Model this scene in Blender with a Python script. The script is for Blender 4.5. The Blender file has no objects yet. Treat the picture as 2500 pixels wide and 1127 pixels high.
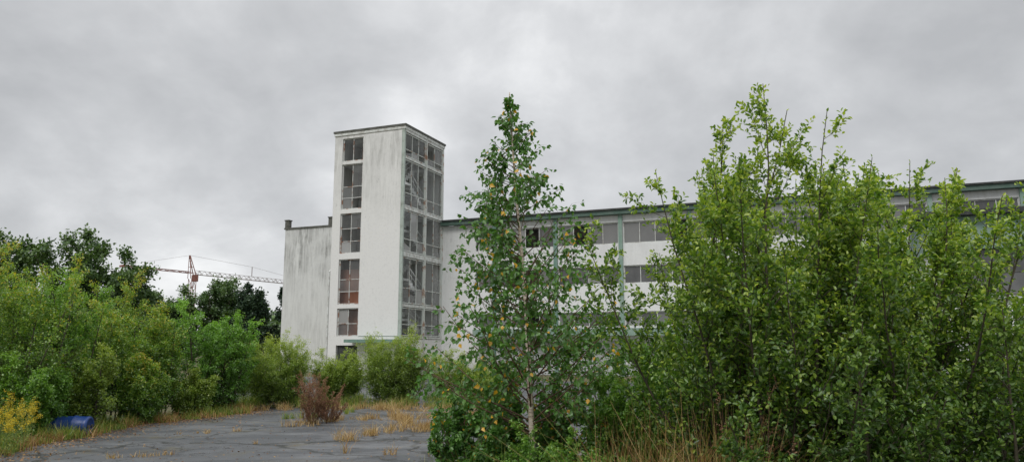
import bpy, math, random, bmesh
import numpy as np
from mathutils import Vector
R=math.radians
scene=bpy.context.scene
COL=scene.collection
random.seed(3)
# ------------------------------------------------------------------ helpers
def link(o,parent=None):
    COL.objects.link(o)
    if parent is not None: o.parent=parent
    return o
def empty(name,loc,rotz=0,label=None,cat=None,group=None,kind=None):
    o=bpy.data.objects.new(name,None); o.location=loc; o.rotation_euler=(0,0,rotz)
    o.empty_display_size=0.3
    link(o); tag(o,label,cat,group,kind); return o
def tag(o,label=None,cat=None,group=None,kind=None):
    if label:o["label"]=label
    if cat:o["category"]=cat
    if group:o["group"]=group
    if kind:o["kind"]=kind
class MB:
    def __init__(s): s.v=[];s.f=[];s.t=[]
    def box(s,x0,x1,y0,y1,z0,z1,t=0.5):
        b=len(s.v)
        s.v+=[(x0,y0,z0),(x1,y0,z0),(x1,y1,z0),(x0,y1,z0),(x0,y0,z1),(x1,y0,z1),(x1,y1,z1),(x0,y1,z1)]
        s.f+=[(b,b+3,b+2,b+1),(b+4,b+5,b+6,b+7),(b,b+1,b+5,b+4),(b+1,b+2,b+6,b+5),(b+2,b+3,b+7,b+6),(b+3,b,b+4,b+7)]
        s.t+=[t]*6
    def quad(s,a,b,c,d,t=0.5):
        n=len(s.v); s.v+=[a,b,c,d]; s.f.append((n,n+1,n+2,n+3)); s.t.append(t)
    def strut(s,a,b,w,t=0.5):
        a=Vector(a);b=Vector(b);d=(b-a).normalized()
        u=d.cross(Vector((0,0,1)))
        if u.length<.05:u=Vector((1,0,0))
        u.normalize();v=d.cross(u)
        n=len(s.v);h=w/2
        for p in (a,b):
            for i,j in((-h,-h),(h,-h),(h,h),(-h,h)): s.v.append(tuple(p+u*i+v*j))
        for i in range(4):
            j=(i+1)%4; s.f.append((n+i,n+j,n+4+j,n+4+i)); s.t.append(t)
        s.f.append((n+3,n+2,n+1,n));s.f.append((n+4,n+5,n+6,n+7));s.t+=[t,t]
    def obj(s,name,mat,parent=None,smooth=False,**k):
        me=bpy.data.meshes.new(name); me.from_pydata(s.v,[],s.f); me.update()
        a=me.attributes.new("tint",'FLOAT','FACE'); a.data.foreach_set("value",s.t)
        me.materials.append(mat)
        if smooth: me.polygons.foreach_set("use_smooth",[True]*len(me.polygons))
        o=bpy.data.objects.new(name,me); link(o,parent); tag(o,**k); return o
def quadmesh(name,V,F,mat,tint=None,parent=None,smooth=False,**k):
    me=bpy.data.meshes.new(name)
    n=len(V);m=len(F)
    me.vertices.add(n);me.vertices.foreach_set("co",np.asarray(V,dtype=np.float32).ravel())
    me.loops.add(m*4);me.loops.foreach_set("vertex_index",np.asarray(F,dtype=np.int32).ravel())
    me.polygons.add(m)
    me.polygons.foreach_set("loop_start",np.arange(0,m*4,4,dtype=np.int32))
    if tint is not None:
        a=me.attributes.new("tint",'FLOAT','FACE'); a.data.foreach_set("value",np.asarray(tint,dtype=np.float32))
    me.update(calc_edges=True); me.validate()
    if smooth: me.polygons.foreach_set("use_smooth",[True]*len(me.polygons))
    me.materials.append(mat)
    o=bpy.data.objects.new(name,me); link(o,parent); tag(o,**k); return o
# ------------------------------------------------------------------ materials
def newmat(name):
    m=bpy.data.materials.new(name);m.use_nodes=True
    nt=m.node_tree; b=nt.nodes["Principled BSDF"]; return m,nt,b
def N(nt,t,**k):
    n=nt.nodes.new(t)
    for a,v in k.items(): setattr(n,a,v)
    return n
def ramp(nt,fac,stops,interp='LINEAR'):
    r=nt.nodes.new("ShaderNodeValToRGB"); r.color_ramp.interpolation=interp
    e=r.color_ramp.elements
    while len(e)<len(stops): e.new(0.5)
    for i,(p,c) in enumerate(stops):
        e[i].position=p; e[i].color=(c[0],c[1],c[2],1) if not isinstance(c,(int,float)) else (c,c,c,1)
    nt.links.new(fac,r.inputs[0]); return r.outputs[0]
def mixc(nt,fac,a,b,mode='MIX'):
    m=nt.nodes.new("ShaderNodeMix"); m.data_type='RGBA'; m.blend_type=mode
    for s,v in((m.inputs[0],fac),(m.inputs[6],a),(m.inputs[7],b)):
        if hasattr(v,"is_linked"): nt.links.new(v,s)
        elif isinstance(v,(int,float)): s.default_value=v if s.type=='VALUE' else (v,v,v,1)
        else: s.default_value=(v[0],v[1],v[2],1)
    return m.outputs[2]
def noise(nt,scale,detail=5,rough=.55,vec=None,sc=(1,1,1),dist=0):
    tc=nt.nodes.new("ShaderNodeTexCoord"); mp=nt.nodes.new("ShaderNodeMapping"); mp.inputs['Scale'].default_value=sc
    nt.links.new(vec if vec else tc.outputs['Object'],mp.inputs[0])
    n=nt.nodes.new("ShaderNodeTexNoise"); n.inputs['Scale'].default_value=scale;n.inputs['Detail'].default_value=detail
    n.inputs['Roughness'].default_value=rough;n.inputs['Distortion'].default_value=dist
    nt.links.new(mp.outputs[0],n.inputs['Vector']); return n.outputs['Fac']
def math_(nt,op,a,b=None,clamp=False):
    m=nt.nodes.new("ShaderNodeMath");m.operation=op;m.use_clamp=clamp
    for i,v in enumerate((a,b)):
        if v is None: continue
        if hasattr(v,"is_linked"): nt.links.new(v,m.inputs[i])
        else: m.inputs[i].default_value=v
    return m.outputs[0]
def bump(nt,b,h,strength=.3,dist=.02):
    n=nt.nodes.new("ShaderNodeBump");n.inputs['Strength'].default_value=strength;n.inputs['Distance'].default_value=dist
    nt.links.new(h,n.inputs['Height']); nt.links.new(n.outputs[0],b.inputs['Normal'])
def zcoord(nt):
    tc=nt.nodes.new("ShaderNodeTexCoord");s=nt.nodes.new("ShaderNodeSeparateXYZ");nt.links.new(tc.outputs['Object'],s.inputs[0]);return s.outputs[2]
def maprange(nt,v,a,b,c,d):
    m=nt.nodes.new("ShaderNodeMapRange")
    nt.links.new(v,m.inputs[0])
    for i,x in enumerate((a,b,c,d)): m.inputs[i+1].default_value=x
    return m.outputs[0]
def wallmat(name,base,stain,ztop,zr,amt=1.0,low=.15,veilamt=.55):
    m,nt,b=newmat(name)
    s1=noise(nt,1.9,10,.72,sc=(2.0,2.0,.22),dist=.6)
    s1=ramp(nt,s1,[(.42,0),(.72,1)])
    s2=noise(nt,.5,6,.65)
    s2=ramp(nt,s2,[(.38,.1),(.62,1)])
    zf=maprange(nt,zcoord(nt),ztop-zr,ztop,low,1)
    f=math_(nt,'MULTIPLY',math_(nt,'MULTIPLY',s1,s2),math_(nt,'MULTIPLY',zf,amt),True)
    c=mixc(nt,f,base,stain)
    veil=math_(nt,'MULTIPLY',ramp(nt,noise(nt,.6,7,.65,sc=(1,1,.5),dist=.4),[(.4,0),(.65,veilamt)]),zf)
    c=mixc(nt,veil,c,[x*.62 for x in base])
    fine=noise(nt,7,6,.7); c=mixc(nt,math_(nt,'MULTIPLY',ramp(nt,fine,[(.5,0),(.75,1)]),.3),c,[x*.6 for x in base])
    spots=noise(nt,2.2,9,.75,sc=(1,1,.6)); c=mixc(nt,math_(nt,'MULTIPLY',ramp(nt,spots,[(.6,0),(.66,1)]),.4),c,[x*.5 for x in base])
    zl=maprange(nt,zcoord(nt),0,1.3,.7,0); c=mixc(nt,math_(nt,'MULTIPLY',zl,s2),c,(.22,.23,.18))
    nt.links.new(c,b.inputs['Base Color']); b.inputs['Roughness'].default_value=.85
    bump(nt,b,fine,.25,.01); return m
def paint(name,c,c2=None,rough=.6,scale=4,metal=0,lo=.45,hi=.65):
    m,nt,b=newmat(name); n=noise(nt,scale,7,.65)
    nt.links.new(mixc(nt,ramp(nt,n,[(lo,0),(hi,1)]),c,c2 or [x*.6 for x in c]),b.inputs['Base Color'])
    b.inputs['Roughness'].default_value=rough;b.inputs['Metallic'].default_value=metal
    bump(nt,b,n,.2,.005);return m
M_wall=wallmat("white_render_wall",(.72,.72,.705),(.20,.20,.18),16.8,7,1.15,.04,.6)
M_annex=wallmat("stained_gable_wall",(.67,.68,.67),(.11,.11,.10),11.3,5.5,1.9,.2,.6)
M_main=wallmat("white_facade_wall",(.72,.73,.73),(.34,.34,.31),10.9,5,.6,.25,.4)
M_green=paint("green_painted_metal",(.06,.115,.09),(.10,.145,.125),.55,3)
M_pil=paint("green_pilaster_paint",(.13,.23,.19),(.2,.28,.24),.6,3)
M_lgreen=paint("pale_green_fascia",(.19,.29,.24),(.27,.35,.30),.7,1.2)
M_dark=paint("dark_bitumen_roof",(.03,.035,.035),(.07,.07,.065),.8,3)
M_cap=paint("mossy_coping",(.12,.12,.11),(.045,.05,.035),.9,5)
M_frame=paint("rusty_window_frame",(.52,.53,.51),(.26,.13,.08),.7,2.6,0,.52,.6)
M_gframe=paint("weathered_corner_frame",(.38,.44,.40),(.24,.27,.23),.65,1.6,0,.5,.66)
M_pframe=paint("pale_peeling_frame",(.56,.59,.56),(.34,.22,.16),.65,2.2,0,.54,.62)
M_wframe=paint("white_window_frame",(.62,.64,.62),(.38,.37,.34),.6,3)
M_conc=paint("concrete_interior",(.50,.50,.49),(.34,.34,.33),.9,1.2)
M_stair=paint("white_stair",(.78,.79,.79),(.6,.6,.6),.8,2)
M_brick=paint("red_brown_interior",(.32,.14,.09),(.40,.19,.13),.9,1.5)
M_shut=paint("grey_roller_shutter",(.5,.52,.52),(.34,.36,.36),.6,2)
def glassmat(name,trans,lo=.02,hi=.10,var=1.9):
    m,nt,b=newmat(name)
    at=N(nt,"ShaderNodeAttribute",attribute_name="tint")
    g=noise(nt,1.2,6,.65,sc=(1,1,.6))
    v=mixc(nt,ramp(nt,g,[(.3,0),(.75,1)]),(lo,lo*1.02,lo*1.05),(hi,hi*1.01,hi*1.02))
    v=mixc(nt,at.outputs['Fac'],v,(hi*var,hi*var,hi*var*.98))
    nt.links.new(v,b.inputs['Base Color']);b.inputs['Roughness'].default_value=.1
    if trans>0:
        t=N(nt,"ShaderNodeBsdfTransparent"); t.inputs[0].default_value=(.88,.9,.89,1)
        mx=N(nt,"ShaderNodeMixShader")
        f=math_(nt,'MULTIPLY',math_(nt,'SUBTRACT',1.15,at.outputs['Fac']),trans,True)
        nt.links.new(f,mx.inputs[0]);nt.links.new(b.outputs[0],mx.inputs[1]);nt.links.new(t.outputs[0],mx.inputs[2])
        nt.links.new(mx.outputs[0],nt.nodes["Material Output"].inputs[0])
    return m
M_glass=glassmat("dusty_glass",.66,.08,.26,1.6)
M_glass2=glassmat("dirty_ribbon_glass",0,.045,.13)
def leafmat(name,stops,trans=.35,gloss=.05):
    m=bpy.data.materials.new(name);m.use_nodes=True;nt=m.node_tree;nt.nodes.remove(nt.nodes["Principled BSDF"])
    at=N(nt,"ShaderNodeAttribute",attribute_name="tint")
    c=ramp(nt,at.outputs['Fac'],stops)
    d=N(nt,"ShaderNodeBsdfDiffuse");nt.links.new(c,d.inputs[0])
    t=N(nt,"ShaderNodeBsdfTranslucent")
    c2=mixc(nt,1.0,c,(1.35,1.4,.65),'MULTIPLY'); nt.links.new(c2,t.inputs[0])
    mx=N(nt,"ShaderNodeMixShader");mx.inputs[0].default_value=trans
    nt.links.new(d.outputs[0],mx.inputs[1]);nt.links.new(t.outputs[0],mx.inputs[2])
    g=N(nt,"ShaderNodeBsdfGlossy");g.inputs['Roughness'].default_value=.45;g.inputs[0].default_value=(1,1,1,1)
    m2=N(nt,"ShaderNodeMixShader");m2.inputs[0].default_value=gloss
    nt.links.new(mx.outputs[0],m2.inputs[1]);nt.links.new(g.outputs[0],m2.inputs[2])
    nt.links.new(m2.outputs[0],nt.nodes["Material Output"].inputs[0]);return m
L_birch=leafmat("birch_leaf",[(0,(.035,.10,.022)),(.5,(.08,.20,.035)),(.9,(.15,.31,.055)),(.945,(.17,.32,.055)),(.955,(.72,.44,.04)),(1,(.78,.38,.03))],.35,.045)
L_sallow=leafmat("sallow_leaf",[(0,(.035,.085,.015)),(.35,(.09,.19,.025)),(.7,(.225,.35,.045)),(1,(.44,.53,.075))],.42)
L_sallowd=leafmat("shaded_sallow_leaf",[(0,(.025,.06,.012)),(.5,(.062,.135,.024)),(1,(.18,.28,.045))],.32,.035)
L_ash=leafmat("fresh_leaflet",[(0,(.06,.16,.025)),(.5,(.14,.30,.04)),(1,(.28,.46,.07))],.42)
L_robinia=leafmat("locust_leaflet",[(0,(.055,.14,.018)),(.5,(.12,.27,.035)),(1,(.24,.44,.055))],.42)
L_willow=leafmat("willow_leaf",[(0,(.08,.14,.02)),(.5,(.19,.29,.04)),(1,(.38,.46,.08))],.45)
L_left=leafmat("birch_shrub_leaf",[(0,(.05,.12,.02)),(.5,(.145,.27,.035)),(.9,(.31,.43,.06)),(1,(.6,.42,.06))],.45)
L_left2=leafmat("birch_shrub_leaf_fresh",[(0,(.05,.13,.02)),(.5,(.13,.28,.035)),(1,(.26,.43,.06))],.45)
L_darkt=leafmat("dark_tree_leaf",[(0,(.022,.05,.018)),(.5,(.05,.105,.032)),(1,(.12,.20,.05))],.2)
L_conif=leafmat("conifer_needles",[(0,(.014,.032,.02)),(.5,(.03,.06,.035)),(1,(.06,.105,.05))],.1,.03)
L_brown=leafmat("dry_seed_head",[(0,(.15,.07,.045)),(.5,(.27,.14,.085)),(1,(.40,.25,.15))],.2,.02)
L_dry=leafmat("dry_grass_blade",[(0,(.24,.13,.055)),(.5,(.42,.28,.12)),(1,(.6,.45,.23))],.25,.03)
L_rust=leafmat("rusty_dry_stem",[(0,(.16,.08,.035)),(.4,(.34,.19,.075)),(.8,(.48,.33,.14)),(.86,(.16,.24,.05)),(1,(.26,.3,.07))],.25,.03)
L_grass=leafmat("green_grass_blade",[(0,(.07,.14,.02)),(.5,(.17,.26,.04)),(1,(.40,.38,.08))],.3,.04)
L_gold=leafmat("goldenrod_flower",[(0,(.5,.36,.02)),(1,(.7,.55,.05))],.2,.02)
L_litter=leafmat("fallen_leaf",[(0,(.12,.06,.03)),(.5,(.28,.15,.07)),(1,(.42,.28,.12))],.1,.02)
B_bark=paint("shrub_bark",(.065,.055,.035),(.04,.035,.022),.9,8)
B_red=paint("red_twig_bark",(.14,.08,.05),(.08,.05,.035),.8,8)
B_green=paint("green_stem",(.12,.17,.05),(.08,.12,.04),.8,8)
m,nt,b=newmat("birch_bark"); n=noise(nt,6,6,.6,sc=(1,1,7)); c=ramp(nt,n,[(.36,(.12,.08,.06)),(.43,(.54,.42,.33)),(.6,(.80,.71,.62))]); nt.links.new(c,b.inputs['Base Color']); b.inputs['Roughness'].default_value=.75; B_birch=m
# ------------------------------------------------------------------ plants
def nrm(v): return v/np.maximum(np.linalg.norm(v,axis=-1,keepdims=True),1e-9)
def perp(rng,d):
    r=rng.normal(size=d.shape); r-=d*np.sum(r*d,axis=-1,keepdims=True); return nrm(r)
def grow(rng,P,D,L,n,bias,wob):
    M=len(P);pts=np.zeros((M,n+1,3));pts[:,0]=P;d=nrm(D);st=(L/n)[:,None];b=np.array(bias)/n
    for i in range(n):
        d=nrm(d+b+rng.normal(0,wob,(M,3))); pts[:,i+1]=pts[:,i]+d*st
    return pts
def sample(pts,idx,t):
    n=pts.shape[1]-1; f=np.clip(t*n,0,n-1e-4);i=f.astype(int);w=(f-i)[:,None]
    a=pts[idx,i];b=pts[idx,i+1]; return a+(b-a)*w,nrm(b-a)
def spawn(rng,pts,L,per,t0,t1,ang,lf,taper,pw=1.0):
    M=len(pts);idx=np.repeat(np.arange(M),per)
    t=t0+(t1-t0)*((np.tile(np.arange(per),M)+rng.uniform(0,1,M*per))/per)**pw
    p,T=sample(pts,idx,t);a=np.radians(rng.uniform(ang[0],ang[1],M*per))[:,None]
    D=T*np.cos(a)+perp(rng,T)*np.sin(a)
    return p,D,L[idx]*rng.uniform(lf[0],lf[1],M*per)*(1-taper*t),idx,t
def tubes(pts,r0,r1,sides=5):
    M,k,_=pts.shape
    T=np.zeros_like(pts);T[:,:-1]=pts[:,1:]-pts[:,:-1];T[:,-1]=T[:,-2];T=nrm(T)
    ref=np.array([.31,.87,.11]);U=nrm(np.cross(T,ref));W=np.cross(T,U)
    r=r0[:,None]+(r1-r0)[:,None]*np.linspace(0,1,k)[None]
    a=np.arange(sides)*2*np.pi/sides
    V=pts[:,:,None]+r[:,:,None,None]*(U[:,:,None]*np.cos(a)[None,None,:,None]+W[:,:,None]*np.sin(a)[None,None,:,None])
    base=(np.arange(M)*k*sides)[:,None,None]+(np.arange(k-1)*sides)[None,:,None]
    s=np.arange(sides)[None,None];s2=(s+1)%sides
    F=np.stack([base+s,base+s2,base+sides+s2,base+sides+s],-1).reshape(-1,4)
    return V.reshape(-1,3),F
def leafgeo(P,D,Nn,ln,wr,kind='leaf',fold=.25,shape=None):
    D=nrm(D);S=nrm(np.cross(D,Nn));Nn=np.cross(S,D);l=ln[:,None]
    w=l*wr
    if kind=='leaf':
        a,b_,ha,hb=shape or (.5,.36,.35,.72)
        V=np.stack([P,P+D*l*ha+S*w*a+Nn*w*fold,P+D*l*hb+S*w*b_+Nn*w*fold,P+D*l-Nn*l*.12,P+D*l*hb-S*w*b_+Nn*w*fold,P+D*l*ha-S*w*a+Nn*w*fold],1)
        b=(np.arange(len(P))*6)[:,None];F=np.stack([b+[0,1,2,3],b+[0,3,4,5]],1).reshape(-1,4);k=2
    else:
        V=np.stack([P,P+D*l*.5+S*w*.5,P+D*l,P+D*l*.5-S*w*.5],1)
        b=(np.arange(len(P))*4)[:,None];F=(b+[0,1,2,3]).reshape(-1,4);k=1
    return V.reshape(-1,3),F,k
def catq(parts):
    V=[];F=[];o=0
    for v,f in parts: V.append(v);F.append(f+o);o+=len(v)
    return np.concatenate(V),np.concatenate(F)
def plant(seed,name,loc,stems,levels,leaf,bark,leafm,label,cat,group=None,pn=("stem","foliage"),trunkr=.03,tw=.35,limbbark=None):
    rng=np.random.default_rng(seed)
    e=empty(name,loc,0,label,cat,group)
    n=stems['n'];az=rng.uniform(*stems.get('az',(0,2*np.pi)),n) if n>1 else np.array([stems.get('az0',0.)])
    if n>1 and 'az' not in stems: az=(np.arange(n)+rng.uniform(-.4,.4,n))/n*2*np.pi*1.618*2
    lean=np.radians(rng.uniform(*stems['lean'],n))
    D=np.stack([np.sin(lean)*np.cos(az),np.sin(lean)*np.sin(az),np.cos(lean)],1)+np.array(stems.get('push',(0,0,0)))
    rr=stems.get('rad',.1)
    P=np.stack([np.cos(az)*rr*rng.uniform(.1,1,n),np.sin(az)*rr*rng.uniform(.1,1,n),np.full(n,-.03)],1)
    L=rng.uniform(*stems['len'],n)
    L=L*(1-stems.get('edge',0)*(lean-lean.min())/max(1e-3,(lean.max()-lean.min())))
    pts=grow(rng,P,D,L,stems.get('seg',10),stems['bias'],stems['wob'])
    r=np.full(n,trunkr)*L/L.max()
    wood=[tubes(pts,r,r*.15,6)]
    lev=[(pts,L)];cur=(pts,L,r)
    for lv in levels:
        p,Dd,LL,idx,t=spawn(rng,cur[0],cur[1],lv['per'],*lv['t'],lv['ang'],lv['len'],lv['taper'],lv.get('pw',1.0))
        if 'min' in lv: LL=np.maximum(LL,lv['min'])
        q=grow(rng,p,Dd,LL,lv.get('seg',5),lv['bias'],lv['wob'])
        rc=cur[2][idx]*(1-.8*t)*lv.get('rf',.5)
        rc=np.maximum(rc,lv.get('rmin',.0015))
        wood.append(tubes(q,rc,rc*.3,lv.get('sides',4)))
        cur=(q,LL,rc);lev.append((q,LL))
    if limbbark:
        quadmesh(pn[0],wood[0][0],wood[0][1],bark,None,e,True)
        V,F=catq(wood[1:]);quadmesh("limb",V,F,limbbark,None,e,True)
    else:
        V,F=catq(wood);quadmesh(pn[0],V,F,bark,None,e,True)
    Vs=[];tints=[];H=L.max()
    for li,spec in leaf['on'].items():
        pts_,L_=lev[li]
        p,Dd,_,idx,t=spawn(rng,pts_,L_,spec['per'],spec['t'][0],1.0,leaf['ang'],(1,1),0)
        if 'ref' in spec:
            kp=rng.uniform(0,1,len(p))<np.clip(L_[idx]/spec['ref'],.12,1)
            if leaf.get('core'):
                rad=np.linalg.norm(p[:,:2],axis=1); kp&=~((rad<leaf['core'])&(p[:,2]<H*.72)&(rng.uniform(0,1,len(p))<.8))
            p=p[kp];Dd=Dd[kp];idx=idx[kp];t=t[kp]
        k=len(p)
        if leaf.get('jit',0): p=p+rng.normal(0,leaf['jit'],(k,3))
        Dd=nrm(Dd+np.array(leaf.get('pull',(0,0,0)))+rng.normal(0,leaf.get('rand',.2),(k,3)))
        Nn=nrm(rng.normal(0,leaf.get('nr',.6),(k,3))+np.array(leaf.get('nb',(0,0,1))))
        ln=rng.uniform(leaf['size'][0],leaf['size'][1],k)*(1-.35*t*leaf.get('tipsmall',1))
        if leaf.get('stalk'): p=p+Dd*leaf['stalk']
        v,f,kk=leafgeo(p,Dd,Nn,ln,leaf['w'],leaf.get('kind','leaf'),leaf.get('fold',.25),leaf.get('shape'))
        Vs.append((v,f))
        tone=rng.uniform(0,1,len(pts_))[idx]
        u=rng.uniform(0,1,k)
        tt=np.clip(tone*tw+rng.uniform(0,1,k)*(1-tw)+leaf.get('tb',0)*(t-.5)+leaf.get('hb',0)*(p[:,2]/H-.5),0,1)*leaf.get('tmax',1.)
        tt=np.where(u>leaf.get('yel',2),.97,tt)
        tints.append(np.repeat(tt,kk))
    V,F=catq(Vs)
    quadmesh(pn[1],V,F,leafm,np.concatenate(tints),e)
    return e,len(F)
cnt=0
# ---- foreground birch
stem=dict(n=1,lean=(1,1),rad=0,len=(4.6,4.6),bias=(0,0,.0),wob=.012,seg=18,az0=2.6)
e,k=plant(19,"birch_tree",(.22,8.0,0),stem,
 [dict(per=110,t=(.2,.98),ang=(42,70),len=(.34,.44),taper=.97,bias=(0,0,.15),wob=.06,seg=6,rf=.3,rmin=.0022,pw=1.05),
  dict(per=13,t=(.1,1),ang=(30,70),len=(.22,.42),taper=.4,bias=(0,0,-.7),wob=.1,seg=4,min=.03,rmin=.001,sides=3)],
 dict(on={2:dict(per=9,t=(.1,),ref=.36),1:dict(per=14,t=(.2,),ref=.9),0:dict(per=22,t=(.82,))},ang=(40,90),pull=(0,0,-.85),rand=.3,nr=1.0,nb=(0,-.5,.3),size=(.055,.08),w=.78,stalk=.018,yel=.965,tmax=.93,shape=(.5,.3,.3,.62),fold=.12,core=.28),
 B_birch,L_birch,"slender young birch with white bark and few yellow leaves","tree",pn=("trunk","crown"),trunkr=.04,limbbark=B_red);cnt+=k
# ---- big sallow shrubs
def sallow(seed,x,y,h,n,leafm,label,push=(0,0,0),lean=(2,38),per=(20,10,10),size=(.048,.073),rad=.45,grp="sallow shrubs beside the yard",edge=.2,mx=1.0,hb=.55):
    global cnt
    e,k=plant(seed,"sallow_shrub",(x,y,0),dict(n=n,lean=lean,rad=rad,len=(h*.76,h*mx),bias=(0,0,.5),wob=.06,seg=10,push=push,edge=edge),
     [dict(per=per[0],t=(.08,.93),ang=(30,66),len=(.24,.40),taper=.8,bias=(0,0,.45),wob=.1,seg=5,rf=.45,rmin=.0022),
      dict(per=per[1],t=(.1,.97),ang=(28,65),len=(.3,.5),taper=.4,bias=(0,0,.3),wob=.1,seg=4,min=.06,rmin=.0012,sides=3)],
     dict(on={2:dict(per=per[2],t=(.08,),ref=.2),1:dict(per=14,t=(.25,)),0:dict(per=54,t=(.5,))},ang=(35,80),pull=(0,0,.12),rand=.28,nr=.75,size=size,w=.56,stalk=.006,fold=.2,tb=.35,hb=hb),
     B_bark,leafm,label,"shrub",grp,trunkr=.022);cnt+=k
sallow(21,2.3,7.3,4.35,17,L_sallow,"tall spreading sallow shrub with yellow-green upright shoots",lean=(2,34))
sallow(30,2.9,8.2,4.4,15,L_sallow,"tall leafy sallow shrub with upright shoots")
sallow(29,3.55,7.7,4.5,16,L_sallow,"tall dense sallow shrub reaching over the facade")
sallow(23,4.9,7.9,3.95,9,L_sallow,"leafy sallow shrub with fresh shoot tips",per=(17,8,9),lean=(2,32))
sallow(28,4.1,9.3,4.4,12,L_sallow,"tall leafy sallow shrub with upright shoots",lean=(2,34))
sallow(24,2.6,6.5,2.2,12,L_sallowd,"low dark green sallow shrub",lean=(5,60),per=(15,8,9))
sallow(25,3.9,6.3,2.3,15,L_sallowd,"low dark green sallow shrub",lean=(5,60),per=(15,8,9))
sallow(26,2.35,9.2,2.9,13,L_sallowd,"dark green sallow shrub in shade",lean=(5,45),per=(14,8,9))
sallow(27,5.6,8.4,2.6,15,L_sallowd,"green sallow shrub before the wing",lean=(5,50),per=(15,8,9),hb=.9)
def leafy(seed,name,x,y,h,n,leafm,label,cat="shrub",lean=(2,30),per=(12,7,12),size=(.03,.045),w=.45,bark=B_green,group=None,kind='leaf',bias=.4,pull=(0,0,-.2),l1=(.2,.38),rad=.2,tr=.014,l2=(.3,.6),yel=2,tmax=1,jit=0,tw=.35,ang1=(30,65),push=(0,0,0),hb=.3,edge=.15,tap=.5):
    global cnt
    e,k=plant(seed,name,(x,y,0),dict(n=n,lean=lean,rad=rad,len=(h*.68,h*1.03),bias=(0,0,bias),wob=.06,seg=8,push=push,edge=edge),
     [dict(per=per[0],t=(.08,.95),ang=ang1,len=l1,taper=tap,bias=(0,0,.2),wob=.1,seg=5,rf=.5,rmin=.002),
      dict(per=per[1],t=(.15,1),ang=(30,65),len=l2,taper=.4,bias=(0,0,0),wob=.1,seg=4,min=.06,rmin=.0012,sides=3)],
     dict(on={2:dict(per=per[2],t=(.08,)),1:dict(per=8,t=(.4,)),0:dict(per=20,t=(.6,))},ang=(45,85),pull=pull,rand=.25,nr=.6,size=size,w=w,kind=kind,fold=.15,yel=yel,tmax=tmax,jit=jit,hb=hb),
     bark,leafm,label,cat,group,trunkr=tr,tw=tw);cnt+=k
GA="ash saplings beside the birch"
leafy(31,"ash_sapling",1.55,9.0,2.5,9,L_ash,"bright green sapling with feathery compound leaves",per=(16,10,14),size=(.04,.058),w=.5,l1=(.24,.42),group=GA)
leafy(32,"ash_sapling",1.15,8.6,1.6,8,L_ash,"bright green sapling with feathery compound leaves",per=(14,9,14),size=(.04,.055),w=.5,group=GA)
leafy(37,"ash_sapling",1.75,8.2,2.0,8,L_ash,"bright green sapling with feathery compound leaves",per=(14,9,14),size=(.04,.055),w=.5,group=GA)
GL="low bushes below the birch"
leafy(33,"low_bush",0.0,7.6,1.1,12,L_ash,"low bush of small fresh green leaves",lean=(5,42),per=(12,7,10),size=(.03,.048),w=.6,group=GL)
leafy(34,"low_bush",.55,7.3,1.05,12,L_ash,"low bush of small fresh green leaves",lean=(5,50),per=(12,7,10),size=(.03,.048),w=.6,group=GL)
GB="birch regrowth around the young birch"
leafy(135,"birch_regrowth",-.35,8.2,1.5,12,L_birch,"low birch regrowth with dark green leaves",lean=(2,20),per=(13,8,8),size=(.045,.068),w=.75,tmax=.93,yel=.97,pull=(0,0,-.6),bark=B_red,group=GB,l1=(.2,.34),rad=.3)
leafy(38,"birch_regrowth",.2,8.8,1.7,12,L_birch,"low birch regrowth with dark green leaves",lean=(3,30),per=(13,8,8),size=(.045,.068),w=.75,tmax=.93,yel=.97,pull=(0,0,-.6),bark=B_red,group=GB)
leafy(39,"birch_regrowth",.75,8.5,1.4,10,L_birch,"low birch regrowth with dark green leaves",lean=(3,34),per=(13,8,8),size=(.045,.068),w=.75,tmax=.93,yel=.97,pull=(0,0,-.6),bark=B_red,group=GB)
# ---- left row
G="birch and sallow shrubs along the yard edge"
def leftsh(seed,x,y,h,hw,leafm=L_left,label="airy yellow-green birch shrub at the yard edge",n=11,tmax=.97):
    leafy(seed,"birch_shrub",x,y,h,n,leafm,label,lean=(2,math.degrees(math.atan(hw/h*1.0))),per=(22,10,10),size=(.05,.078),w=.62,bark=B_bark,group=G,kind='quad',tr=.026,rad=hw*.5,l1=(.18,.32),bias=.25,yel=.988,jit=.035,tw=.55,tmax=tmax,hb=.75,tap=.65)
leftsh(41,-10.5,16.0,4.3,1.15)
leftsh(42,-11.9,15.0,4.6,1.3)
leftsh(43,-10.3,17.6,3.75,.95,L_left2)
leftsh(44,-10.1,19.2,3.0,.75)
leftsh(45,-9.3,20.2,3.2,.7)
leftsh(46,-9.6,17.0,2.1,.9,L_willow,"low willow shrub with grey-green leaves")
leftsh(47,-9.9,15.9,1.8,.8,L_left2,"low fresh green birch shrub")
leftsh(48,-9.1,18.9,1.7,.65,L_left,"low yellowing birch shrub")
leftsh(49,-8.7,20.9,1.3,.6,L_willow,"low willow shrub with grey-green leaves")
leftsh(50,-12.5,18.5,4.6,1.3)
leftsh(51,-12.0,22.5,4.0,1.5)
def locust(seed,x,y,h,n):
    leafy(seed,"locust_tree",x,y,h,n,L_robinia,"bushy young locust tree with bright feathery leaves","tree",lean=(2,24),per=(15,10,14),size=(.07,.10),w=.45,bark=B_bark,kind='quad',tr=.035,rad=.3,l1=(.22,.36),ang1=(40,80),bias=.15,pull=(0,0,-.25),jit=.02,tw=.6,group="young locust trees",hb=.8)
locust(52,-8.9,22.0,3.5,9);locust(53,-8.35,22.4,2.9,8)
GW="willow shrubs growing before the building"
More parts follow.
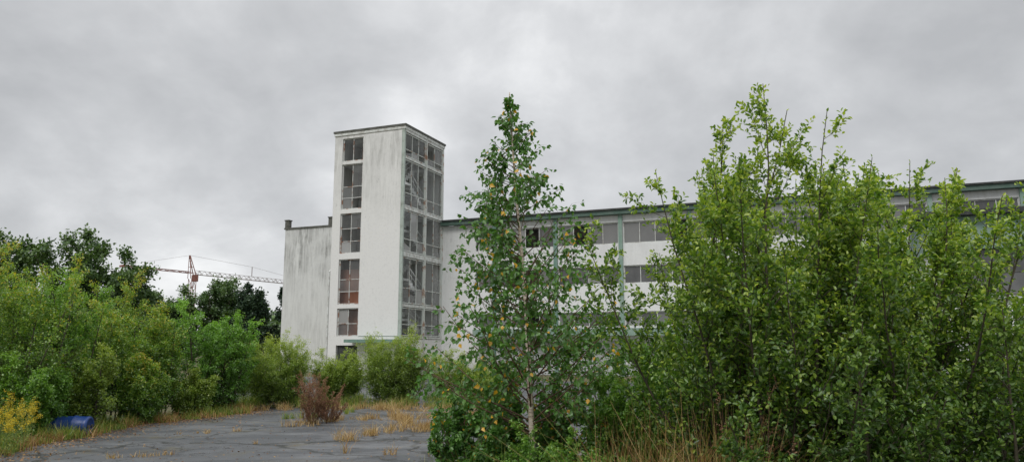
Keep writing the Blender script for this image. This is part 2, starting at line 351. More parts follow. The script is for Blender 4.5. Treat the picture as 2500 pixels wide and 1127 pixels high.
def willow(seed,x,y,h,hw,n=16):
    leafy(seed,"willow_shrub",x,y,h*.92,n,L_willow,"rounded yellow-green willow shrub on cracked asphalt",lean=(2,math.degrees(math.atan(hw/h))*1.35),per=(18,10,10),size=(.055,.088),w=.36,bark=B_bark,group=GW,kind='quad',tr=.012,rad=hw*.6,l1=(.22,.40),bias=.12,pull=(0,0,.15),ang1=(20,58),tw=.5,edge=.3,hb=.8,jit=.03,tap=.35)
willow(61,-7.3,24.2,2.4,.95,26);willow(62,-5.7,25.4,1.9,.75,22);willow(63,-3.85,25.0,2.7,1.05,32);willow(65,-1.7,27.5,1.8,1.1,20);willow(66,-8.9,26.0,2.2,1.0,16);willow(64,-.6,25.5,1.5,1.0,18)
GD="dead dock plants"
leafy(67,"dry_dock_plant",-4.8,18.7,1.28,26,L_brown,"reddish-brown dead dock shrub on the asphalt",cat="plant",lean=(2,25),per=(12,6,7),size=(.02,.036),w=.5,bark=B_red,kind='quad',tr=.006,rad=.2,l1=(.16,.3),bias=.05,pull=(0,0,.4),ang1=(14,36),group=GD)
leafy(68,"dry_dock_plant",-4.5,19.0,.8,16,L_brown,"reddish-brown dead dock shrub on the asphalt",cat="plant",lean=(2,40),per=(10,6,6),size=(.02,.036),w=.5,bark=B_red,kind='quad',tr=.005,rad=.2,l1=(.14,.26),bias=.05,pull=(0,0,.4),ang1=(12,32),group=GD)
leafy(60,"dry_dock_plant",2.0,6.5,1.6,5,L_brown,"tall rusty dead dock stalks among the shrubs",cat="plant",lean=(2,18),per=(9,4,7),size=(.012,.02),w=.6,bark=B_red,tr=.005,rad=.15,l1=(.12,.2),bias=.05,pull=(0,0,.4),ang1=(14,36),group=GD)
# ---- far trees
def bigtree(seed,x,y,h,hw,leafm=L_darkt,label="dark green broadleaf tree behind the shrubs",size=(.18,.28)):
    global cnt
    e,k=plant(seed,"broadleaf_tree",(x,y,0),dict(n=3,lean=(2,14),rad=.2,len=(h*.78,h*.92),bias=(0,0,.1),wob=.05,seg=9),
     [dict(per=17,t=(.12,1),ang=(35,75),len=(hw/h*.75,hw/h*1.2),taper=.45,bias=(0,0,.35),wob=.09,seg=5,rf=.5,rmin=.02),
      dict(per=8,t=(.3,1),ang=(30,75),len=(.25,.5),taper=.3,bias=(0,0,.1),wob=.1,seg=3,min=.3,rmin=.01,sides=3)],
     dict(on={2:dict(per=36,t=(.1,))},ang=(30,90),jit=.17,rand=.5,nr=.6,size=size,w=.6,kind='quad',tipsmall=0,tb=.2,hb=.5),
     B_bark,leafm,label,"tree","trees behind the yard",pn=("trunk","crown"),trunkr=.2,tw=.6);cnt+=k
bigtree(71,-30.8,45,9.2,3.0);bigtree(72,-26.2,45,8.7,2.8);bigtree(73,-23.2,46,7.3,2.2)
bigtree(74,-26.0,66,8.4,2.6);bigtree(75,-36,46,9.5,3.2);bigtree(76,-30,62,7,3)
bigtree(77,-22.3,64,6.6,1.6,L_conif,"dense dark blue-green tree");bigtree(78,-28.5,64,6.5,2)
def conifer(seed,x,y,h,w):
    global cnt
    e,k=plant(seed,"conifer_tree",(x,y,0),dict(n=1,lean=(0,1),rad=0,len=(h,h),bias=(0,0,0),wob=.01,seg=8),
     [dict(per=70,t=(.06,.99),ang=(70,100),len=(w/h*.8,w/h*1.15),taper=.92,bias=(0,0,.1),wob=.05,seg=4,rf=.3,rmin=.012),
      dict(per=6,t=(.2,1),ang=(30,60),len=(.25,.45),taper=.4,bias=(0,0,-.1),wob=.1,seg=3,min=.1,rmin=.008,sides=3)],
     dict(on={2:dict(per=10,t=(.1,)),1:dict(per=8,t=(.3,))},ang=(30,80),jit=.08,rand=.4,nr=.6,size=(.16,.26),w=.5,kind='quad',tipsmall=0),
     B_bark,L_conif,"dark blue-green conifer behind the shrubs","tree","conifers behind the yard",pn=("trunk","crown"),trunkr=.15);cnt+=k
conifer(81,-23.9,68,7.6,1.9);conifer(82,-25.6,70,7.0,1.9);conifer(83,-21.8,66,6.6,1.7);conifer(84,-20.3,67,7.2,1.8)
rng=np.random.default_rng(5)
k=26000
X=rng.uniform(-120,60,k);Yw=100+rng.uniform(-6,6,k)+6*np.sin(X*.1);hh=5.5+1.2*np.sin(X*.33)+1.0*np.sin(X*.9+1)+.6*np.sin(X*2.3)
P=np.stack([X,Yw,hh*np.sqrt(rng.uniform(0,1,k))],1)
v,f,kk=leafgeo(P,rng.normal(size=(k,3)),rng.normal(size=(k,3)),rng.uniform(.5,.9,k),.7,'quad')
quadmesh("far_wood",v,f,L_darkt,rng.uniform(0,1,k),None,label="distant dark green wood closing the horizon",cat="wood",kind="stuff")
# ------------------------------------------------------------------ ground
m,nt,b=newmat("soil_and_weeds")
a=noise(nt,.5,7,.6);c=ramp(nt,a,[(.35,(.07,.10,.03)),(.5,(.16,.13,.065)),(.65,(.10,.13,.045))])
g2=noise(nt,14,6,.7);c=mixc(nt,ramp(nt,g2,[(.4,0),(.7,.6)]),c,(.05,.05,.03))
nt.links.new(c,b.inputs['Base Color']);b.inputs['Roughness'].default_value=.95;bump(nt,b,g2,.6,.05);M_soil=m
mb=MB();mb.quad((-1500,-1500,0),(1500,-1500,0),(1500,1500,0),(-1500,1500,0));mb.obj("ground",M_soil,None,label="rough ground with soil and weeds",kind="structure")
m,nt,b=newmat("cracked_asphalt")
tc=N(nt,"ShaderNodeTexCoord")
nn=N(nt,"ShaderNodeTexNoise");nn.inputs['Scale'].default_value=1.1;nn.inputs['Detail'].default_value=9;nn.inputs['Roughness'].default_value=.65
nt.links.new(tc.outputs['Object'],nn.inputs['Vector'])
vm=N(nt,"ShaderNodeVectorMath",operation='MULTIPLY_ADD');nt.links.new(nn.outputs['Color'],vm.inputs[0]);vm.inputs[1].default_value=(1.5,1.5,0);nt.links.new(tc.outputs['Object'],vm.inputs[2])
vo=N(nt,"ShaderNodeTexVoronoi",feature='DISTANCE_TO_EDGE');vo.inputs['Scale'].default_value=.24;nt.links.new(vm.outputs[0],vo.inputs['Vector'])
crack=math_(nt,'MULTIPLY',ramp(nt,vo.outputs['Distance'],[(.004,1),(.012,0)]),ramp(nt,noise(nt,.5,4),[(.38,.25),(.5,1)]))
vo2=N(nt,"ShaderNodeTexVoronoi",feature='DISTANCE_TO_EDGE');vo2.inputs['Scale'].default_value=.8;nt.links.new(vm.outputs[0],vo2.inputs['Vector'])
mask=ramp(nt,noise(nt,.25,3),[(.50,0),(.58,.85)])
crack2=math_(nt,'MULTIPLY',ramp(nt,vo2.outputs['Distance'],[(.006,1),(.017,0)]),mask)
big=noise(nt,.35,6,.6);fine=noise(nt,60,4,.8);mid=noise(nt,3,6,.7)
c=ramp(nt,big,[(.3,(.05,.055,.061)),(.5,(.072,.078,.085)),(.7,(.11,.116,.122))])
c=mixc(nt,ramp(nt,fine,[(.35,0),(.75,.5)]),c,(.16,.16,.16))
c=mixc(nt,ramp(nt,mid,[(.5,0),(.62,.5)]),c,(.042,.045,.047))
pat=noise(nt,.55,4,.5,sc=(1,2.6,1),dist=.5);c=mixc(nt,ramp(nt,pat,[(.52,0),(.56,.6)]),c,(.04,.045,.05))
pale=noise(nt,.42,5,.6,sc=(1,2.2,1.7));c=mixc(nt,ramp(nt,pale,[(.54,0),(.66,.6)]),c,(.17,.175,.18))
moss=ramp(nt,noise(nt,.9,8,.7),[(.56,0),(.66,.7)])
c=mixc(nt,moss,c,(.10,.088,.05))
c=mixc(nt,crack2,c,(.02,.02,.018));c=mixc(nt,crack,c,(.018,.02,.015))
nt.links.new(c,b.inputs['Base Color']);b.inputs['Roughness'].default_value=.6
h=math_(nt,'SUBTRACT',fine,math_(nt,'MULTIPLY',math_(nt,'MAXIMUM',crack,crack2),3));bump(nt,b,h,.5,.01);M_asph=m
edge=[(-7.5,2),(-8.2,8),(-8.7,12.8),(-9.1,14.2),(-9.0,16),(-9.1,18),(-8.2,20.3),(-7.5,22),(-8.4,24),(-10,27),(-16,40),(-20,52),(34,30),(20,16),(6,11),(2.2,9.6),(.2,8.6),(-.9,6.5),(-1,2)]
pl=[];rr=random.Random(8)
for i,(x,y) in enumerate(edge):
    x2,y2=edge[(i+1)%len(edge)];n_=max(2,int(math.hypot(x2-x,y2-y)/.35)) if y<30 and y2<30 and x<8 else 2
    for j in range(n_):
        t=j/n_;pl.append((x+(x2-x)*t+rr.uniform(-.12,.12),y+(y2-y)*t+rr.uniform(-.12,.12),.004))
me=bpy.data.meshes.new("pavement");me.from_pydata(pl,[],[tuple(range(len(pl)))]);me.materials.append(M_asph)
bm=bmesh.new();bm.from_mesh(me);bmesh.ops.triangulate(bm,faces=bm.faces[:]);bm.normal_update()
for fc in bm.faces:
    if fc.normal.z<0: fc.normal_flip()
bm.to_mesh(me);bm.free()
o=bpy.data.objects.new("pavement",me);link(o);tag(o,"cracked grey asphalt yard overgrown by weeds",kind="structure")
# ------------------------------------------------------------------ grasses
def blades(name,P,h,lean,w,mat,seed,label,cat,curl=.6,tint=None):
    rng=np.random.default_rng(seed);k=len(P)
    az=rng.uniform(0,2*np.pi,k);ln=np.abs(rng.normal(0,lean,k))
    O=np.stack([np.cos(az),np.sin(az),np.zeros(k)],1);S=np.stack([-np.sin(az),np.cos(az),np.zeros(k)],1)
    tw=rng.uniform(0,np.pi,k)[:,None];S=S*np.cos(tw)+O*np.sin(tw)
    h=h[:,None];ln=ln[:,None];w=w*rng.uniform(.6,1.3,k)[:,None]
    Z=np.array([0,0,1.])
    m1=P+Z*h*.5+O*h*ln*.35;tp=P+Z*h*np.maximum(.15,(1-.3*ln*curl))+O*h*ln*1.1
    V=np.stack([P-S*w,P+S*w,m1-S*w*.8,m1+S*w*.8,tp-S*w*.2,tp+S*w*.2],1).reshape(-1,3)
    b=(np.arange(k)*6)[:,None];F=np.stack([b+[0,1,3,2],b+[2,3,5,4]],1).reshape(-1,4)
    t=rng.uniform(0,1,k) if tint is None else tint
    return quadmesh(name,V,F,mat,np.repeat(t,2),None,label=label,cat=cat,kind="stuff")
def tufts(cs,seed,per):
    rng=np.random.default_rng(seed);P=[];H=[]
    for (x,y,r,h) in cs:
        k=int(per*max(r,.08)/.2)
        a=rng.uniform(0,2*np.pi,k);q=r*np.sqrt(rng.uniform(0,1,k))
        P.append(np.stack([x+np.cos(a)*q,y+np.sin(a)*q*.8,np.zeros(k)],1));H.append(h*rng.uniform(.35,1.1,k))
    return np.concatenate(P),np.concatenate(H)
rr=random.Random(12)
def crackline(pts,n,jit,r,h):
    out=[]
    for i in range(n):
        s=rr.random()*(len(pts)-1);j=int(s);t=s-j
        out.append((pts[j][0]+(pts[j+1][0]-pts[j][0])*t+rr.gauss(0,jit),pts[j][1]+(pts[j+1][1]-pts[j][1])*t+rr.gauss(0,jit),rr.uniform(*r),rr.uniform(*h)))
    return out
cs=[]
cs+=crackline([(-5.2,18.6),(-4.2,19.6),(-3.0,20.0),(-1.6,20.6),(-.6,21)],40,.22,(.05,.25),(.1,.3))
cs+=crackline([(-3.4,15.2),(-2.8,16.6),(-2.4,17.8),(-2.6,19.2),(-3.2,21.4)],28,.1,(.04,.2),(.12,.42))
cs+=crackline([(-2.6,17.2),(-1.7,17.6),(-1.0,18.4)],24,.14,(.08,.26),(.15,.4))
cs+=crackline([(-7.6,22.8),(-5,23.3),(-3,23.2),(-1,23.6)],50,.3,(.06,.28),(.12,.35))
cs+=crackline([(-7,16.5),(-5.5,17.4),(-4.5,18.6)],8,.1,(.03,.1),(.06,.15))
for x,y,r,h in [(-6.2,13.2,.25,.1),(-6.6,13.0,.15,.12),(-5.9,13.4,.12,.1),(-2.9,13.6,.08,.3),(-2.1,13.4,.12,.22),(-4.9,14.9,.05,.1)]: cs.append((x,y,r,h))
P,H=tufts(cs,1,50);blades("dry_grass",P,H,.8,.005,L_dry,2,"straw-coloured dry grass tufts in asphalt cracks","grass")
cs=[]
for i in range(120):
    t=rr.random();y=12.5+t*11
    xe=np.interp(y,[12.5,14.2,16,18,20.3,22,24],[-8.7,-9.1,-9.0,-9.1,-8.2,-7.6,-8.4])
    cs.append((xe+rr.uniform(-.9,.15),y,rr.uniform(.1,.3),rr.uniform(.08,.34)))
for i in range(12): cs.append((rr.uniform(-9.7,-8.7),rr.uniform(15.4,15.8),rr.uniform(.08,.2),rr.uniform(.15,.38)))
for i in range(90): cs.append((rr.uniform(-9,-.5),rr.uniform(23.4,28),rr.uniform(.1,.4),rr.uniform(.15,.5)))
cs+=crackline([(-6.0,19.8),(-5.2,20.6),(-4.2,22.4)],8,.15,(.05,.15),(.1,.3))
P,H=tufts(cs,3,80);blades("green_grass",P,H,.5,.006,L_grass,4,"green and yellowing grass along the yard edge","grass")
cs=[]
for i in range(100):
    t=rr.random();y=12.5+t*11
    xe=np.interp(y,[12.5,14.2,16,18,20.3,22,24],[-8.7,-9.1,-9.0,-9.1,-8.2,-7.6,-8.4])
    cs.append((xe+rr.uniform(-.7,.3),y,rr.uniform(.1,.3),rr.uniform(.08,.28)))
P,H=tufts(cs,5,50);blades("dry_verge_grass",P,H,.6,.007,L_rust,6,"reddish dry grass along the yard edge","grass")
cs=[(rr.uniform(.7,2.0),rr.uniform(5.9,6.7),rr.uniform(.08,.28),rr.uniform(.85,1.4)) for i in range(40)]
P,H=tufts(cs,7,65);blades("tall_dry_grass",P,H,.45,.0028,L_rust,8,"tall reddish dry grass stems below the shrubs","grass")
cs=[(rr.uniform(-.9,3.5),rr.uniform(6.8,10),.3,rr.uniform(.5,1.0)) for i in range(60)]
P,H=tufts(cs,9,60);blades("tall_green_grass",P,H,.4,.004,L_grass,10,"tall green grass and weeds below the shrubs","grass")
rng=np.random.default_rng(15);k=12000
y=rng.uniform(12.4,26,k);xe=np.interp(y,[12.5,14.2,16,18,20.3,22,24,26],[-8.7,-9.1,-9.0,-9.1,-8.2,-7.6,-8.4,-9])
x=xe+rng.normal(0,.5,k);s=rng.uniform(0,1,k)<.14;x=np.where(s,rng.uniform(-8.5,-.8,k),x)
P=np.stack([x,y,np.full(k,.012)],1)
v,f,kk=leafgeo(P,rng.normal(size=(k,3))*[1,1,.15],rng.normal(0,.25,(k,3))+[0,0,1],rng.uniform(.025,.055,k),.6,'quad')
quadmesh("leaf_litter",v,f,L_litter,rng.uniform(0,1,k),None,label="brown fallen leaves scattered along the asphalt edge",cat="leaf litter",kind="stuff")
def goldenrod(seed,x,y,h,n):
    e,k=plant(seed,"goldenrod_plant",(x,y,0),dict(n=n,lean=(2,22),rad=.35,len=(h*.6,h),bias=(0,0,.1),wob=.05,seg=6),
     [dict(per=10,t=(.7,1),ang=(40,70),len=(.12,.24),taper=.5,bias=(0,0,-.2),wob=.1,seg=3,rf=.4,rmin=.002,sides=3)],
     dict(on={0:dict(per=40,t=(.1,))},ang=(40,75),rand=.2,nr=.5,size=(.06,.09),w=.22,kind='quad'),B_green,L_grass,"goldenrod clump with yellow flower plumes","plant","goldenrod clumps",trunkr=.005)
    rng=np.random.default_rng(seed+500)
    st=[c for c in e.children if c.name.startswith("stem")][0]
    co=np.zeros(len(st.data.vertices)*3,dtype=np.float32);st.data.vertices.foreach_get("co",co);co=co.reshape(-1,3)
    top=co[co[:,2]>h*.55];q=top[rng.integers(0,len(top),1500)]+rng.normal(0,.015,(1500,3))
    v,f,kk=leafgeo(q,rng.normal(size=(1500,3)),rng.normal(size=(1500,3)),rng.uniform(.012,.024,1500),.7,'quad')
    quadmesh("flower_plume",v,f,L_gold,rng.uniform(0,1,1500),e)
goldenrod(91,-9.0,13.9,.85,16);goldenrod(92,-8.7,13.3,.75,14);goldenrod(93,-9.4,14.4,1.05,14);goldenrod(94,-9.6,14.9,1.0,12)
# ------------------------------------------------------------------ tower
ANG=R(-22);gx=-7.29;gy=50.0
tower=empty("stair_tower",(gx,gy,0),ANG,"tall white stair tower with broken gridded windows","tower")
T=16.8;W=5.65;Dp=5.8
rows=[(2.61,4.48),(4.75,7.83),(8.23,11.02),(11.31,14.51),(14.72,16.37)]
mb=MB()
mb.box(-W,-5.0,0,.25,0,T)
mb.box(-3.3,-.22,0,.25,0,T)
zz=[2.0]+[v for r in rows for v in r]+[T]
for i in range(0,len(zz),2): mb.box(-5.0,-3.3,.002,.25,zz[i],zz[i+1])
mb.box(-W,-W+.25,.25,Dp,0,T)
mb.box(-W+.25,-.25,Dp-.25,Dp,0,T)
mb.box(-.22,0,.25,5.8,0,2.4)
mb.obj("wall",M_wall,tower)
mb=MB()
mb.box(-3.24,-.2,-.05,-.003,2.62,16.45); mb.obj("wall_panel",M_wall,tower)
mb=MB();mb.box(-.198,.02,-.03,.12,0,T-.002);mb.obj("corner_post",M_gframe,tower)
mb=MB();mb.box(-.2,.02,3.0,3.18,2.4,T-.01);mb.box(.021,.07,3.04,3.14,0,T);mb.obj("corner_post",M_pframe,tower)
mb=MB();mb.box(-.2,.02,5.6,5.81,2.4,T-.01);mb.obj("corner_post",M_pframe,tower)
zs=[(2.4,2.61)]+[(rows[i][1],rows[i+1][0]) for i in range(4)]+[(16.37,T-.005)]
for a,b_ in zs:
    for (p,q) in((.125,2.998),(3.182,5.598)):
        mb=MB();mb.box(-.2,.03,p,q,a+.04,b_-.04);mb.obj("spandrel",M_wframe,tower)
mb=MB();mb.box(-W-.1,.12,-.1,Dp+.1,T,T+.14);mb.obj("roof_coping",M_cap,tower)
mb=MB();mb.box(-W-.04,.07,-.06,Dp+.04,T-.2,T-.002);
mb.obj("roof_fascia",M_wframe,tower)
def window(parent,axis,a0,a1,z0,z1,cols,trans,mf,mg,depth,out,seed,miss=.07,fw=.06,bw=.045,tb=0,label=None):
    rg=random.Random(seed);F=MB();G=MB()
    def bx(M_,p,q,z_0,z_1,d0,d1,t=.5):
        if axis=='x': M_.box(p,q,depth+d0,depth+d1,z_0,z_1,t)
        else: M_.box(depth-d1,depth-d0,p,q,z_0,z_1,t)
    bx(F,a0,a0+fw,z0,z1,-.03,.06);bx(F,a1-fw,a1,z0,z1,-.03,.06)
    bx(F,a0+fw,a1-fw,z0,z0+fw,-.03,.06);bx(F,a0+fw,a1-fw,z1-fw,z1,-.03,.06)
    xs=[a0+fw+(a1-a0-2*fw)*i/cols for i in range(cols+1)]
    zb=[z0+fw]+[z0+(z1-z0)*t for t in trans]+[z1-fw]
    for x in xs[1:-1]: bx(F,x-bw/2,x+bw/2,z0+fw,z1-fw,-.02,.05)
    for i in range(cols):
        p=xs[i]+(bw/2 if i else 0);q=xs[i+1]-(bw/2 if i<cols-1 else 0)
        for z in zb[1:-1]:
            bx(F,p,q,z-bw/2,z+bw/2,-.015,.045)
        for j in range(len(zb)-1):
            r=rg.random()
            if r<miss: continue
            t=rg.choice([0,.05,.12,.3,.5]) if r<.93 else .85
            t=min(1,t+tb)
            def q4(p0,z_0,p1,z_1,p2,z_2,p3,z_3):
                if axis=='x': G.quad(*[(a,depth+.02,z) for a,z in((p0,z_0),(p1,z_1),(p2,z_2),(p3,z_3))],t)
                else: G.quad(*[(depth-.02,a,z) for a,z in((p0,z_0),(p1,z_1),(p2,z_2),(p3,z_3))],t)
            zl,zh=zb[j],zb[j+1]
            if rg.random()<.22 and axis=='y':
                f=rg.uniform(.3,.7);g=rg.uniform(.3,.7);q4(p,zl,q,zl,q,zl+(zh-zl)*f,p,zl+(zh-zl)*g)
            else: q4(p,zl,q,zl,q,zh,p,zh)
    o=F.obj("window",mf,parent)
    if G.f: G.obj("glass",mg,o)
    return o
tr={0:[.45],1:[.28,.55],2:[.3,.62],3:[.25,.5],4:[]}
tr2={0:[.4],1:[.33],2:[.3],3:[.28],4:[.3]}
for i,(a,b_) in enumerate(rows):
    window(tower,'x',-4.98,-3.32,a+.01,b_-.01,2,tr[i],M_frame,M_glass,.12,1,i)
    window(tower,'y',.13,2.99,a+.01,b_-.01,3,tr2[i],M_pframe,M_glass,-.05,1,i+20,.12)
    window(tower,'y',3.19,5.59,a+.01,b_-.01,2,tr2[i],M_pframe,M_glass,-.05,1,i+40,.12)
mb=MB()
for z in (2.45,4.55,7.95,11.05,14.55): mb.box(-2.7,-.3,4.1,5.5,z,z+.18); 
for z in (2.45,4.55,7.95,11.05,14.55): mb.box(-5.38,-2.95,.3,5.5,z,z+.18)
for z in (3.6,6.3,9.6,12.9): mb.box(-2.7,-.3,.3,1.5,z,z+.16)
mb.box(-W+.25,-.25,.26,5.5,16.4,16.58)
mb.obj("floor_slab",M_stair,tower)
mb=MB()
lv=[2.45,4.55,7.95,11.05,14.55];md=[3.6,6.3,9.6,12.9]
for i in range(4):
    for (x0,x1,za,zb_,ya,yb) in((-1.45,-.35,lv[i]+.18,md[i]+.1,4.1,1.5),(-2.65,-1.55,md[i]+.12,lv[i+1]+.1,1.5,4.1)):
        n_=max(6,int((zb_-za)/.17))
        for s in range(n_):
            y0=ya+(yb-ya)*s/n_;y1=ya+(yb-ya)*(s+1)/n_;zt=za+(zb_-za)*(s+1)/n_
            mb.box(x0,x1,min(y0,y1),max(y0,y1),zt-.34,zt)
        for xx in (x1-.05,):
            mb.strut((xx,ya,za+.95),(xx,yb,zb_+.95),.06)
            mb.strut((xx,ya,za+.55),(xx,yb,zb_+.55),.035)
            for s in range(0,6): 
                t=s/5;mb.strut((xx,ya+(yb-ya)*t,za+(zb_-za)*t),(xx,ya+(yb-ya)*t,za+(zb_-za)*t+.95),.03)
mb.obj("staircase",M_stair,tower)
mb=MB();mb.box(-2.94,-2.72,.27,5.5,0,16.38);mb.obj("interior_wall",M_conc,tower)
mb=MB();mb.box(-5.3,-2.96,.7,.85,2.66,7.2);mb.obj("brick_partition",M_brick,tower)
mb=MB();mb.box(-5.3,-2.96,2.6,2.75,8.2,16.3);mb.obj("interior_partition",M_conc,tower)
mb=MB();mb.box(-3.7,.25,-1.0,-.055,2.18,2.38);mb.obj("entrance_canopy",M_pil,tower)
mb=MB();mb.box(-4.97,-3.33,.18,.22,0,1.98);mb.obj("door",M_dark,tower)
mb=MB()
mb.strut((-W-.08,-.02,.2),(-W-.08,-.02,7.0),.09);mb.strut((-W-.08,-.02,7.0),(-W-.08,.6,7.5),.09);mb.obj("drainpipe",M_wframe,tower)
# ------------------------------------------------------------------ main building
ox=gx+5.8*math.sin(R(22));oy=gy+5.8*math.cos(R(22))
main=empty("factory_building",(ox,oy,0),ANG,"long white factory with green trim and ribbon windows","building")
mb=MB()
mb.box(-14.3,-5.66,.0,.3,0,11.3);mb.box(-14.3,-14.0,.3,14,0,11.3)
mb.obj("gable_wall",M_annex,main)
X1=46
wr=[(3.23,4.2),(6.04,7.25),(8.72,10.2)]
mb=MB();mb.box(.002,X1,.0,.3,4.2,6.04);mb.box(.002,X1,0,.3,7.25,8.72);mb.box(.002,X1,0,.3,10.2,10.68)
mb.box(.002,2.7,0.0,.3,0,4.2);mb.box(.002,2.7,0,.3,6.04,7.25);mb.box(.002,2.7,0,.3,8.72,10.2)
mb.box(2.7,X1,0,.3,2.3,3.23)
mb.box(X1-.3,X1,.3,14,0,10.55);mb.box(-14.0,X1-.3,13.7,14,0,10.55)
mb.obj("wall",M_main,main)
mb=MB();mb.box(-.0,X1+.4,-.4,.0-.003,10.69,10.96);mb.obj("roof_fascia",M_green,main)
mb=MB();mb.box(.13,X1+.45,-.5,14.3,10.97,11.08);mb.box(-13.98,-.1,.3,14,10.7,10.9);mb.obj("roof",M_dark,main)
mb=MB();mb.box(-14.38,-5.7,-.08,.38,11.3,11.42);mb.obj("gable_coping",M_cap,main)
for xx in(-14.15,-9.95):
    mb=MB();mb.box(xx-.18,xx+.18,-.04,.32,11.43,12.0);mb.box(xx-.23,xx+.23,-.08,.36,12.0,12.08);mb.obj("parapet_post",M_cap,main)
pil=[4.2+4.6*i for i in range(10)]
for x in pil:
    if x>X1-1:continue
    mb=MB();mb.box(x-.13,x+.13,-.16,-.003,.0,10.68);mb.obj("pilaster",M_pil if x<12 else M_lgreen,main)
s=100
edges=[2.7]+pil
for i in range(len(edges)-1):
    a=edges[i]+.16;b_=edges[i+1]-.16
    for j,(z0,z1) in enumerate(wr):
        s+=1;window(main,'x',a,b_,z0+.01,z1-.01,max(1,round((b_-a)/1.1)),[] ,M_wframe,M_glass2,.12,1,s,.12,tb=.15 if j==2 else 0)
for x in edges[1:]:
    for z0,z1 in wr:
        mb=MB();mb.box(x-.16,x+.16,0.001,.29,z0,z1);mb.obj("window_pier",M_main,main)
mb=MB();mb.box(2.9,30.5,-.9,-.17,2.62,3.1);mb.obj("canopy",M_lgreen,main)
mb=MB();mb.box(.4,X1-.4,3.0,3.2,0,10.5)
for z in(2.35,5.2,8.1,10.4): mb.box(.4,X1-.4,.31,2.99,z,z+.15)
mb.obj("interior_wall",M_conc,main)
for i in range(len(edges)-1):
    a=edges[i]+.3;b_=edges[i+1]-.3
    mb=MB()
    z=0.02
    while z<2.25: mb.box(a,b_,.1,.14,z,z+.1);mb.box(a,b_,.115,.135,z+.1,z+.12);z+=.12
    mb.obj("roller_shutter",M_shut,main)
for x in edges:
    mb=MB();mb.box(x-.3,x+.3,.001,.3,0,2.298);mb.obj("ground_floor_pier",M_main,main)
wing=empty("projecting_wing",(ox,oy,0),ANG,"low projecting wing with pale green fascia and dark windows","building")
mb=MB();mb.box(30.8,48,-6,-5.7,0,4.35);mb.box(30.8,31.1,-5.7,-.005,0,8.05);mb.box(30.8+.3,48,-5.9,-5.7,6.75,8.05);mb.obj("wall",M_main,wing)
mb=MB();mb.box(30.7,48,-6.1,-5.91,6.7,8.35);mb.box(30.65,30.798,-5.9,-.01,6.7,8.35);mb.obj("fascia",M_lgreen,wing)
mb=MB();mb.box(30.4,48.2,-6.6,-.53,8.36,8.62);mb.obj("roof",M_dark,wing)
mb=MB();mb.box(30.7,48,-6.25,-6.003,4.2,4.33);mb.obj("sill",M_shut,wing)
for i in range(4):
    window(wing,'x',31.2+i*4.2,31.2+i*4.2+4.1,4.36,6.69,3,[.5],M_cap,M_glass2,-5.85,1,200+i,.1)
mb=MB();mb.box(31.2,47.9,-3.2,-3.0,0,8);mb.obj("interior_wall",M_conc,wing)
# ------------------------------------------------------------------ crane
M_cr=paint("red_crane_paint",(.27,.11,.09),(.21,.10,.08),.7,2);M_cg=paint("grey_crane_paint",(.36,.33,.33),(.28,.23,.22),.7,2)
cx,cy=-63.4,150
crane=empty("tower_crane",(cx,cy,0),math.atan2(18,11.9),"red and grey tower crane with lattice jib","crane")
def lattice(mb,p0,p1,w,h,n,s,tri=False):
    p0=Vector(p0);p1=Vector(p1);d=(p1-p0)
    u=d.normalized();side=u.cross(Vector((0,0,1)))
    if side.length<.1: side=Vector((0,1,0));up=Vector((1,0,0))
    else: side.normalize();up=side.cross(u)
    c=[(-w/2,-h/2),(w/2,-h/2),(w/2,h/2),(-w/2,h/2)] if not tri else [(-w/2,-h/2),(w/2,-h/2),(0,h/2)]
    P=lambda t,k: p0+d*t+side*c[k][0]+up*c[k][1]
    m_=len(c)
    for k in range(m_): mb.strut(P(0,k),P(1,k),s*1.3)
    for i in range(n):
        for k in range(m_):
            k2=(k+1)%m_
            mb.strut(P(i/n,k),P((i+1)/n,k2),s)
            if i%2: mb.strut(P(i/n,k),P(i/n,k2),s)
mb=MB();lattice(mb,(0,0,0),(0,0,15.4),1.0,1.0,10,.07);mb.obj("mast",M_cr,crane)
mb=MB();lattice(mb,(.3,0,16.7),(38,0,16.3),.85,.8,32,.06,True);mb.obj("jib",M_cg,crane)
mb=MB();lattice(mb,(-.5,0,16.6),(-14.5,0,16.7),.5,.3,10,.07);mb.box(-14.7,-13.8,-.4,.4,16.5,16.8);mb.obj("counter_jib",M_cr,crane)
mb=MB()
for s_ in(-.5,.5):
    mb.strut((.7,s_,15.4),(-.9,s_*.3,20.0),.13);mb.strut((-.7,s_,15.4),(-.9,s_*.3,20.0),.11)
    for t in(.25,.5,.75): mb.strut((.7-1.6*t,s_*(1-.7*t),15.4+4.6*t),(-.7-.2*t,s_*(1-.7*t),15.4+4.6*t),.08)
mb.box(.1,1.0,-.45,.45,14.9,16.2);mb.obj("tower_head",M_cr,crane)
mb=MB();mb.strut((-.9,0,20.0),(-13.8,0,16.9),.04);mb.strut((-.9,0,20.0),(14,0,19.0),.04);mb.strut((14,0,19.0),(30,0,16.8),.04);mb.strut((14,0,16.9),(14,0,19.0),.12);mb.obj("stay_cable",M_cg,crane)
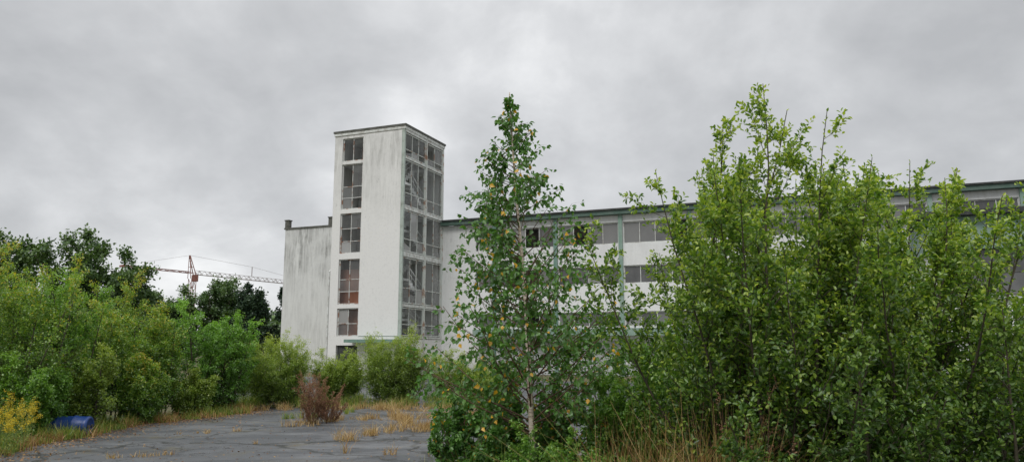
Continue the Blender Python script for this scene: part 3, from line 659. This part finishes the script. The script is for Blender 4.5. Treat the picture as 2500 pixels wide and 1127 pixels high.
# ------------------------------------------------------------------ blue barrel
M_blue=paint("blue_plastic",(.007,.035,.16),(.01,.045,.19),.4,3)
bar=empty("plastic_barrel",(-9.25,16.2,.2),R(4),"blue plastic barrel lying in the weeds","barrel")
prof=[(-.46,0),(-.46,.22),(-.45,.27),(-.42,.285),(-.38,.275),(-.2,.29),(-.18,.305),(-.14,.305),(-.12,.29),(.12,.29),(.14,.305),(.18,.305),(.2,.29),(.38,.275),(.42,.285),(.45,.27),(.46,.22),(.455,.2),(.44,.19),(.44,0)]
V=[];F=[];S=28
for x,r in prof:
    for k in range(S): a=2*math.pi*k/S;V.append((x,max(r,.001)*math.cos(a)*.72,max(r,.001)*math.sin(a)*.72))
for i in range(len(prof)-1):
    for k in range(S): F.append((i*S+k,i*S+(k+1)%S,(i+1)*S+(k+1)%S,(i+1)*S+k))
mb=MB();mb.v=V;mb.f=F;mb.t=[.5]*len(F);mb.obj("barrel_body",M_blue,bar,True)
for yy in(-.08,.08):
    mb=MB();V=[];F=[]
    for x,r in((.441,.035),(.47,.035),(.47,.001)):
        for k in range(14): a=2*math.pi*k/14;V.append((x,yy+r*math.cos(a),r*math.sin(a)))
    for i in range(2):
        for k in range(14): F.append((i*14+k,i*14+(k+1)%14,(i+1)*14+(k+1)%14,(i+1)*14+k))
    mb.v=V;mb.f=F;mb.t=[.5]*len(F);mb.obj("bung_cap",M_dark,bar)
# ------------------------------------------------------------------ world, sun, camera
w=bpy.data.worlds.new("World");scene.world=w;w.use_nodes=True;nt=w.node_tree
bg=nt.nodes["Background"]
sky=N(nt,"ShaderNodeTexSky",sky_type='NISHITA');sky.sun_disc=False;sky.sun_elevation=R(50);sky.sun_rotation=R(205)
tc=N(nt,"ShaderNodeTexCoord");sep=N(nt,"ShaderNodeSeparateXYZ");nt.links.new(tc.outputs['Generated'],sep.inputs[0])
zc=math_(nt,'ADD',math_(nt,'MAXIMUM',sep.outputs[2],0),.55)
cmb=N(nt,"ShaderNodeCombineXYZ");nt.links.new(math_(nt,'DIVIDE',sep.outputs[0],zc),cmb.inputs[0]);nt.links.new(math_(nt,'DIVIDE',sep.outputs[1],zc),cmb.inputs[1])
n1=noise(nt,1.6,7,.5,vec=cmb.outputs[0],dist=.2);n2=noise(nt,4.5,7,.56,vec=cmb.outputs[0],dist=.2)
nn=math_(nt,'ADD',math_(nt,'MULTIPLY',n1,.66),math_(nt,'MULTIPLY',n2,.34))
cl=ramp(nt,nn,[(.38,(.48,.49,.505)),(.46,(.58,.59,.605)),(.53,(.70,.71,.725)),(.61,(.92,.928,.938))])
ov=maprange(nt,sep.outputs[2],.45,.95,1,2.1)
mm=N(nt,"ShaderNodeVectorMath",operation='SCALE');nt.links.new(cl,mm.inputs[0]);nt.links.new(ov,mm.inputs['Scale'])
sk=N(nt,"ShaderNodeVectorMath",operation='SCALE');nt.links.new(sky.outputs[0],sk.inputs[0]);sk.inputs['Scale'].default_value=.08
c=mixc(nt,.94,sk.outputs[0],mm.outputs[0])
nt.links.new(c,bg.inputs[0]);bg.inputs[1].default_value=1.06
sl=bpy.data.lights.new("sun","SUN");sl.energy=1.5;sl.angle=R(20);sl.color=(1,.97,.92)
so=bpy.data.objects.new("sun",sl);link(so)
el=R(50);az=R(205)
dirv=Vector((math.sin(az)*math.cos(el),math.cos(az)*math.cos(el),math.sin(el)))
so.rotation_euler=dirv.to_track_quat('Z','Y').to_euler()
cam=bpy.data.cameras.new("camera");co_=bpy.data.objects.new("camera",cam);link(co_)
cam.sensor_width=36;cam.lens=26.64;cam.clip_end=4000;cam.clip_start=.1
co_.location=(0,0,1.8);co_.rotation_euler=(R(90+8.79),0,0)
scene.camera=co_
scene.view_settings.view_transform='Standard'
print("LEAFFACES",cnt)
